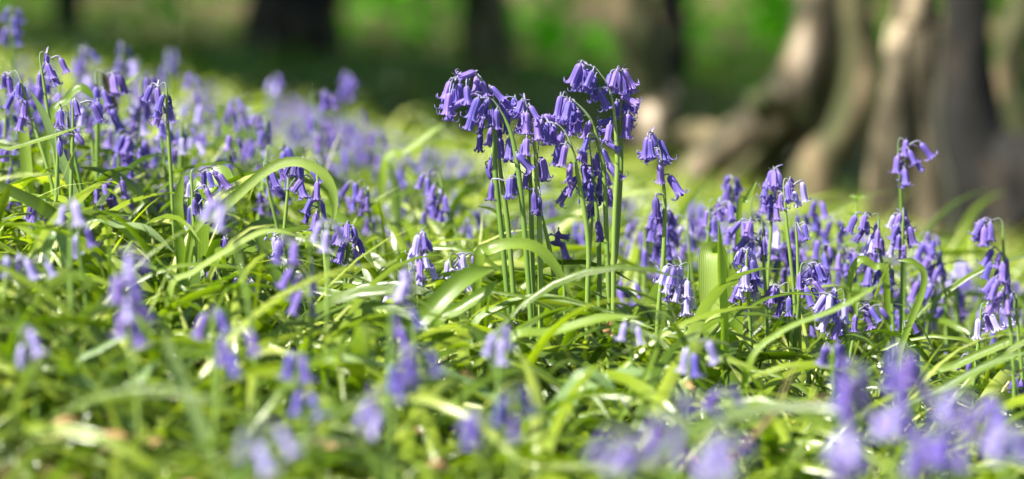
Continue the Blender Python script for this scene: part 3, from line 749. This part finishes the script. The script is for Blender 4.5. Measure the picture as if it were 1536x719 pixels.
leaf(GL, [(760,520),(830,500),(900,480),(960,476)], 1.98, 22, 'bright green leaf lying under the foot of the tall clump', 'blade')
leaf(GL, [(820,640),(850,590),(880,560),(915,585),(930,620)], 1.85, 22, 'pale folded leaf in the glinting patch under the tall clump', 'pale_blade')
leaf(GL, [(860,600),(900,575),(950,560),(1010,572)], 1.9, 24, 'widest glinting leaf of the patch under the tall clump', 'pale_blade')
leaf(GL, [(925,640),(955,590),(985,520),(1000,450)], 1.88, 9, 'yellow green stalk rising from the glinting patch', 'blade', cat='grass blade', ref=(0,-1,.3))
leaf(GL, [(575,255),(610,228),(640,205),(668,184)], 2.75, 15, 'blurred green blade slanting up behind the tall clump', 'blade')
leaf(GL, [(780,640),(770,560),(700,520),(640,530)], 2.0, 12, 'thin looping leaf beneath the silvery one', 'blade')
leaf(GL, [(0,320),(40,300),(75,310),(110,345)], 2.15, 24, 'smooth broad leaf bowing over at the photo edge', 'blade')
leaf(GL, [(130,345),(180,340),(220,345),(262,380)], 2.12, 16, 'glossy leaf bowing under the straight bare stem', 'pale_blade')
leaf(GL, [(100,400),(95,365),(82,352),(70,380),(66,440)], 2.0, 16, 'leaf looped over double above the slope edge leaves', 'pale_blade', ref=(0,-1,.7))
leaf(GL, [(255,440),(290,410),(340,378),(400,348),(455,356)], 2.0, 15, 'blurred leaf sweeping up before the stalk of the great arching leaf', 'lit_blade')
leaf(GL, [(1120,560),(1170,500),(1260,462),(1330,420)], 1.95, 12, 'dark shaded leaf reaching across before the white tipped bluebell', 'blade')
leaf(GL, [(1330,430),(1310,400),(1290,390),(1275,420),(1270,480)], 2.25, 12, 'soft green loop of leaf under the pale rounded head', 'blade', ref=(0,-1,.6))
leaf(GL, [(1340,560),(1385,430),(1372,395),(1345,390)], 2.1, 10, 'bent leaf stalk curving beneath the bright petalled pair', 'blade', ref=(0,-1,.4))
leaf(GL, [(880,450),(905,380),(925,330)], 2.5, 12, 'blurred blade behind the clump stems', 'blade')

def stick(name, pts, Y, w_px, label, material, cat, dY=0):
    P = [at(x, y, Y+dY*i/(len(pts)-1)) for i, (x, y) in enumerate(pts)]; base = P[0].copy()
    Q = [p-base for p in spline(P, 24)]; r = w_px/FPX*Y*.5
    mb = MB(); mb.tube(Q, [r*(1.1-.5*i/23+.12*math.sin(i*1.9)) for i in range(24)], 8)
    if material == 'twig': mb.tube([Q[11], Q[13]+Vector((0,0,.012)), Q[14]+Vector((.004,0,.03))], [r*.6, r*.45, r*.25], 6)
    o = mb.build(name, M[material]); o.location = base; tag(o, label, cat); return o
stick('twig', [(1085,705),(1130,655),(1165,620),(1205,606),(1250,594)], 1.62, 9, 'dry brown twig lying over the leaves near the shaded corner', 'twig', 'twig', .05)
stick('straw_stalk', [(1450,660),(1488,615),(1512,575),(1545,545)], 2.08, 5, 'dry straw coloured stalk slanting beside the small sharp bluebell', 'straw', 'straw')
stick('straw_stalk', [(1330,470),(1322,440),(1338,400)], 2.4, 4, 'short dry stalk among the blurred heads by the pale trunk', 'straw', 'straw')
def dead_leaf(px, py, Y, s, label):
    c = at(px, py, Y); mb = MB(); rr = random
    pts = [Vector((-s,0,0)), Vector((-s*.3,.3*s,.35*s)), Vector((s*.4,0,.3*s)), Vector((s,-.2*s,-.1*s))]
    mb.ribbon(spline(pts, 12), [s*1.1*math.sin(math.pi*(.06+.9*i/11)) for i in range(12)], .6, cross=7, twist=1.2)
    o = mb.build('dead_leaf', M['dead_leaf']); o.location = c; o.rotation_euler = (rr.uniform(-.5,.5), 0, rr.uniform(0, 6)); tag(o, label, 'dead leaf', 'fallen brown leaves')
dead_leaf(705, 574, 1.95, .012, 'orange brown leaf scrap beside the silvery flat leaf')
dead_leaf(797, 600, 1.8, .007, 'small round orange leaf scrap low under the tall clump')
dead_leaf(912, 499, 2.05, .011, 'tan leaf scrap beside the little round pale head')
dead_leaf(1036, 578, 1.85, .008, 'tan curled scrap under the white topped bluebell')

# sedge spike
def spike():
    P = [at(200,360,2.5), at(190,280,2.5), at(183,215,2.5), at(170,165,2.5), at(158,122,2.5)]
    P[0] = Vector((P[0].x, P[0].y, gz(P[0].x, P[0].y)))
    b = P[0].copy(); Q = [p-b for p in spline(P, 30)]
    root = bpy.data.objects.new('sedge', None); COL.objects.link(root); root.location = b
    tag(root, 'brown green sedge spike leaning among the slope bluebells', 'sedge')
    mb = MB(); mb.tube(Q, [.0012]*30, 6); mb.build('stalk', M['stem'], root)
    mb = MB(); rr = random.Random(3)
    for i in range(140):
        f = rr.uniform(.60, 1.0); p = Q[int(f*29)]; w = .0065*math.sin(math.pi*min(1, max(.08, (f-.58)/.45)))
        a = rr.uniform(0, 6.28); d = Vector((math.cos(a)*w, math.sin(a)*w, .004)); t = (Q[29]-Q[20]).normalized()
        mb.ribbon([p, p+d*.6+t*.004, p+d+t*.011], [.001,.0024,.0004], .4, cross=3)
    mb.build('spike', M['sedge'], root)
spike()
# cleavers: whorls of narrow leaves on a thin stalk
def cleavers(px0, py0, px1, py1, Y, whorls, L, label):
    b = at(px0, py0, Y); b.z = gz(b.x, b.y); t = at(px1, py1, Y)
    root = bpy.data.objects.new('cleavers', None); COL.objects.link(root); root.location = b; tag(root, label, 'cleavers', 'cleavers shoots')
    Q = [p-b for p in spline([b, b.lerp(t, .5)+Vector((.01,0,0)), t], 24)]
    mb = MB(); mb.tube(Q, [.001]*24, 6); mb.build('stalk', M['stem'], root)
    mb = MB(); rr = random.Random(5)
    for w in range(whorls):
        p = Q[23-int(w*2.6)]; l = L*(.55+.5*min(1, w/2))
        for k in range(8):
            a = k*math.pi/4+w*.4; up = .75 if w < 2 else .25
            d = Vector((math.cos(a), math.sin(a), up)).normalized()
            mb.ribbon([p+d*(l*s)+Vector((0,0,-l*.25*s*s)) for s in (0,.25,.5,.75,1)], [.001,.003,.0038,.003,.0005], .2, cross=3)
    mb.build('foliage', M['blade'], root)
cleavers(1262, 480, 1285, 300, 2.45, 6, .02, 'feathery green cleavers shoot standing before the pale roots')
cleavers(1370, 640, 1358, 505, 2.2, 5, .012, 'small cleavers shoot beside the single dark closed bell')
cleavers(1496, 660, 1512, 620, 2.1, 5, .012, 'little cleavers sprig at the photo edge by the straw stalk')

# ================================================================== TREES
def rough_tube(name, pts, radii, material, parent, seg=44, n=22, amp=.10, seed=0, flute=0.0):
    P = spline(pts, seg); R = [float(np.interp(i/(seg-1), np.linspace(0, 1, len(radii)), radii)) for i in range(seg)]
    rr = random.Random(seed); ph = [rr.uniform(0, 6.28) for _ in range(8)]; mb = MB(); mb.tube(P, R, n)
    for i in range(seg):
        for j in range(n):
            k = i*n+j; a = 2*math.pi*j/n; h = i*.22
            d = amp*(math.sin(2*a+h+ph[0])*.5+math.sin(3*a-h*1.7+ph[1])*.4+math.sin(5*a+h*2.1+ph[2])*.3+math.sin(h*2+a+ph[3])*.4)
            d += flute*math.cos(4*a+ph[4])*max(0, 1-i/seg*2.5)
            c = P[i]; mb.v[k] = c+(mb.v[k]-c)*(1+d)
    return mb.build(name, M[material], parent)
def crown(parent, centres, n, size, seed, name='crown'):
    """loose leaf clumps through the crown's volume; centres [(vec, radius)]"""
    g = np.random.default_rng(seed); V = []; R = []
    tot = sum(r**3 for _, r in centres)
    for c, r in centres:
        k = int(n*r**3/tot); d = g.normal(0, 1, (k, 3)); d /= np.linalg.norm(d, axis=1)[:, None]
        p = np.array(c)+d*(r*g.random(k)**.45)[:, None]*np.array([1, 1, .75]); V.append(p); R.append(np.clip(g.normal(.5, .22, k), 0, 1))
    P = np.concatenate(V); r = np.concatenate(R); k = len(P)
    a = g.normal(0, 1, (k, 3)); a /= np.linalg.norm(a, axis=1)[:, None]; b = np.cross(a, g.normal(0, 1, (k, 3))); b /= np.linalg.norm(b, axis=1)[:, None]
    nn = np.cross(a, b); s = (size*g.uniform(.6, 1.3, k))[:, None]
    q = np.stack([P-a*s, P+b*s*.55+nn*s*.12, P+a*s, P-b*s*.55+nn*s*.12], 1).reshape(-1, 3)
    FQ = np.arange(4*k).reshape(-1, 4)
    return new_obj(name, np_mesh(name, q, FQ, M['wood_leaf'], None, {'rnd': np.repeat(r, 4)}, False), parent)
def tree_root(name, base, label, group='trees at the wood edge'):
    o = bpy.data.objects.new(name, None); COL.objects.link(o); o.location = base; tag(o, label, 'tree', group); return o

def px_tree(name, px_pts, Y, w_px, material, label, top=4.2, lean=0., crown_c=None, seed=1, limbs=(), amp=.1, crown_n=3200, flute=.0, dY=0):
    """px_pts from the foot up to the photo's top edge; the trunk goes on above it to its crown"""
    P = [at(x, y, Y+dY*i/(len(px_pts)-1)) for i, (x, y) in enumerate(px_pts)]
    f = P[0].copy(); f.z = gz(f.x, f.y)-.05
    base = Vector((f.x, f.y, f.z))
    w = [v/FPX*Y*.5 for v in w_px]
    last = P[-1]; d = (P[-1]-P[-2]).normalized()
    up1 = last+d*.35+Vector((0,0,.35)); up2 = Vector((last.x+lean*.6, last.y+.1, top*.6)); up3 = Vector((last.x+lean, last.y+.2, top))
    pts = [p-base for p in ([f]+P[1:]+[up1, up2, up3])]
    r = [w[0]*1.25]+w[1:]+[w[-1]*.95, w[-1]*.75, w[-1]*.4]
    root = tree_root(name, base, label)
    rough_tube('trunk', pts, r, material, root, 60, 24, amp, seed, flute)
    for li, (lp, lw, lY, nm) in enumerate(limbs):
        lm = 'bark' if (material == 'bark_moss' and li == 0) else material  # first limb takes paler bark, its sunlit look painted against the darker trunk
        Q = [at(x, y, Y+yy)-base for (x, y), yy in zip(lp, lY)]
        rough_tube(nm, Q, [v/FPX*Y*.5 for v in lw], lm, root, 26, 16, amp*.7, seed+li+20)
    # branches and crown out of the picture overhead
    tp = pts[-1]; rr = random.Random(seed); cs = []
    for k in range(5):
        a = k*1.26+rr.uniform(-.3, .3); e = tp+Vector((math.cos(a)*1.1, math.sin(a)*1.1, rr.uniform(.1, .9)))
        rough_tube('branch', [pts[-2].lerp(tp, .4+.12*k), (pts[-2].lerp(tp, .4+.12*k)+e)*.5+Vector((0,0,.15)), e], [w[-1]*.35, w[-1]*.25, w[-1]*.1], material, root, 10, 7, .05, seed+k)
        cs.append((e, rr.uniform(.5, .8)))
    cs.append((tp+Vector((0,0,.5)), .8))
    crown(root, cs, crown_n, .055, seed)
    return root

px_tree('tree', [(1000,330),(992,240),(980,160),(960,60),(940,-20)], 6.3, [110,85,70,62,58], 'bark_moss', 'slim olive brown tree leaning behind the lone nodding bluebell', lean=-.3, seed=3,
  limbs=[([(985,300),(975,230),(985,180),(1010,130)], [50,75,70,20], [-.06,-.08,-.06,.0], 'burl')])
px_tree('tree', [(1185,345),(1222,250),(1248,150),(1246,60),(1236,-20)], 5.9, [90,72,62,60,62], 'bark_moss', 'twisted pale tree curving down into spreading roots', lean=.3, seed=5, amp=.06,
  limbs=[([(1228,-30),(1216,50),(1190,120),(1148,175),(1100,212),(1045,255),(990,310)], [52,60,64,66,60,56,36], [-.03,-.05,-.06,-.08,-.1,-.1,-.08], 'root'),
         ([(1180,180),(1150,235),(1100,290),(1060,330)], [60,56,50,40], [.04,.02,0,-.02], 'root'),
         ([(1130,260),(1090,225),(1045,205),(1000,215)], [60,60,50,30], [.2,.25,.3,.3], 'root'),
         ([(1168,165),(1145,155),(1132,150)], [52,44,30], [-.08,-.14,-.17], 'branch_stub')])
px_tree('tree', [(1195,320),(1225,255),(1262,205),(1290,130),(1290,50),(1282,-20)], 5.7, [70,66,62,58,50,48], 'bark_moss', 'mossy bent stem between the twisted tree and the broad pale trunk', lean=.2, seed=7)
px_tree('tree', [(1385,430),(1375,300),(1362,200),(1368,100),(1372,40),(1375,-20)], 4.9, [132,116,104,84,74,68], 'bark_flaky_lit', 'broad pale trunk with a flaking sunlit face', lean=.1, seed=9, flute=.09, amp=.09,
  limbs=[([(1335,370),(1325,280),(1330,200),(1345,120),(1350,40)], [55,50,45,36,28], [-.05,-.07,-.08,-.06,-.03], 'buttress')])
px_tree('tree', [(1510,440),(1490,330),(1458,220),(1448,90),(1452,-20)], 5.25, [230,190,110,72,64], 'bark_shade', 'dark tree filling the shaded hollow close behind the broad pale trunk', lean=.3, seed=11,  # placed to fill the shaded hollow; its darkness is painted into the bark
  limbs=[([(1460,270),(1510,250),(1570,300),(1600,380)], [80,110,120,120], [0,-.03,-.06,-.1], 'root'),
         ([(1450,330),(1420,380),(1400,440)], [80,80,60], [-.03,-.05,-.1], 'root')])
px_tree('tree', [(1570,340),(1530,200),(1512,130),(1520,60),(1545,-20)], 5.6, [80,50,42,46,50], 'bark_moss', 'curved tan stem cut by the photo edge', lean=.4, seed=13)
px_tree('tree', [(435,150),(432,90),(436,30),(440,-20)], 11, [170,150,138,132], 'bark_shade', 'thick nearly black trunk in the deep shade', top=5, seed=15)
px_tree('tree', [(100,120),(102,60),(100,-20)], 12, [50,44,40], 'bark_shade', 'thin dark trunk above the slope top', top=5, seed=17)
px_tree('tree', [(735,180),(735,110),(728,30),(722,-20)], 11.5, [95,80,72,70], 'bark_moss', 'brown trunk standing just behind the tall clump tops', top=5, seed=19)
px_tree('tree', [(505,130),(500,60),(495,-20)], 14, [40,34,32], 'bark_shade', 'slim dark trunk beside the thick black one', top=5, seed=21)
px_tree('tree', [(850,190),(990,170),(1010,60),(1005,-20)], 13, [40,50,50,50], 'bark_shade', 'dim trunk behind the slim olive brown tree', top=5, seed=22)
# unseen trees added beside the wood to throw shade across its floor
rt = random.Random(4)
for i, (x, y) in enumerate([(-3.5,5.3),(-4.3,6.3),(-2.3,6.7),(-2.2,7.6),(-3.4,7.2),(-4.6,8.6),(-3.4,10.0),(-5.4,10.6),(3.0,12.0)]):
    b = Vector((x, y, gz(x, y)-.05)); h = rt.uniform(3.2, 4.6)
    root = tree_root('tree', b, 'unseen tree added beyond the slope, its dense crown shading the wood floor', 'shade trees')
    rough_tube('trunk', [Vector((0,0,0)), Vector((.1,0,h*.5)), Vector((0,.1,h))], [.16,.12,.05], 'bark_shade', root, 24, 14, .08, i)
    cs = [(Vector((rt.uniform(-.9, 1.3), rt.uniform(-1.2, 1.2), h+rt.uniform(-.6, 1.0))), rt.uniform(.8, 1.2)) for _ in range(6)]
    crown(root, cs, 5000, .07, 50+i)

# far-off wood: one mass of leaves
def wood():
    g = np.random.default_rng(5); k = 42000
    x = g.uniform(-11, 11, k); y = g.uniform(13.0, 21.5, k)
    cx = g.uniform(-11, 11, 160); cy = g.uniform(13.0, 21.5, 160); cz = g.uniform(0, 3.6, 160)
    idx = g.integers(0, 160, k); d = g.normal(0, .55, (k, 3))
    P = np.stack([cx[idx], cy[idx], cz[idx]], -1)+d
    P[:, 2] = np.maximum(P[:, 2], 0)+ground(P[:, 0], P[:, 1])
    a = g.normal(0, 1, (k, 3)); a /= np.linalg.norm(a, axis=1)[:, None]; b = np.cross(a, g.normal(0, 1, (k, 3))); b /= np.linalg.norm(b, axis=1)[:, None]
    s = g.uniform(.05, .11, k)[:, None]
    q = np.stack([P-a*s, P+b*s*.55, P+a*s, P-b*s*.55], 1).reshape(-1, 3)
    r = np.clip(g.normal(.5, .15, 160)[idx]+g.normal(0, .12, k), 0, 1)
    o = new_obj('far_woodland', np_mesh('far_woodland', q, np.arange(4*k).reshape(-1, 4), M['wood_leaf'], None, {'rnd': np.repeat(r, 4)}, False))
    tag(o, 'blurred bright green leaves of the far wood', 'woodland', kind='stuff')
wood()

# ================================================================== LIGHT
SUN = Vector((-.80, -.45, 0)).normalized(); EL = math.radians(50)
sdir = Vector((SUN.x*math.cos(EL), SUN.y*math.cos(EL), math.sin(EL)))
sl = bpy.data.lights.new('sun', 'SUN'); sl.energy = 5.0; sl.angle = math.radians(.53); sl.color = (1, .95, .86)
so = bpy.data.objects.new('sun', sl); COL.objects.link(so); so.rotation_euler = sdir.to_track_quat('Z', 'Y').to_euler()
w = bpy.data.worlds.new('World'); scene.world = w; w.use_nodes = True
nt = w.node_tree; bg = nt.nodes['Background']; sky = nt.nodes.new('ShaderNodeTexSky'); sky.sky_type = 'NISHITA'; sky.sun_disc = False
sky.sun_elevation = EL; sky.sun_rotation = math.atan2(sdir.x, sdir.y)
nt.links.new(sky.outputs[0], bg.inputs[0]); bg.inputs[1].default_value = .055
scene.view_settings.view_transform = 'Standard'; scene.view_settings.look = 'None'; scene.view_settings.gamma = 1
scene.view_settings.exposure = 1.5
scene.render.engine = 'CYCLES'; scene.cycles.use_denoising = True; scene.cycles.max_bounces = 8
scene.cycles.transmission_bounces = 6; scene.cycles.diffuse_bounces = 2; scene.cycles.sample_clamp_indirect = 6
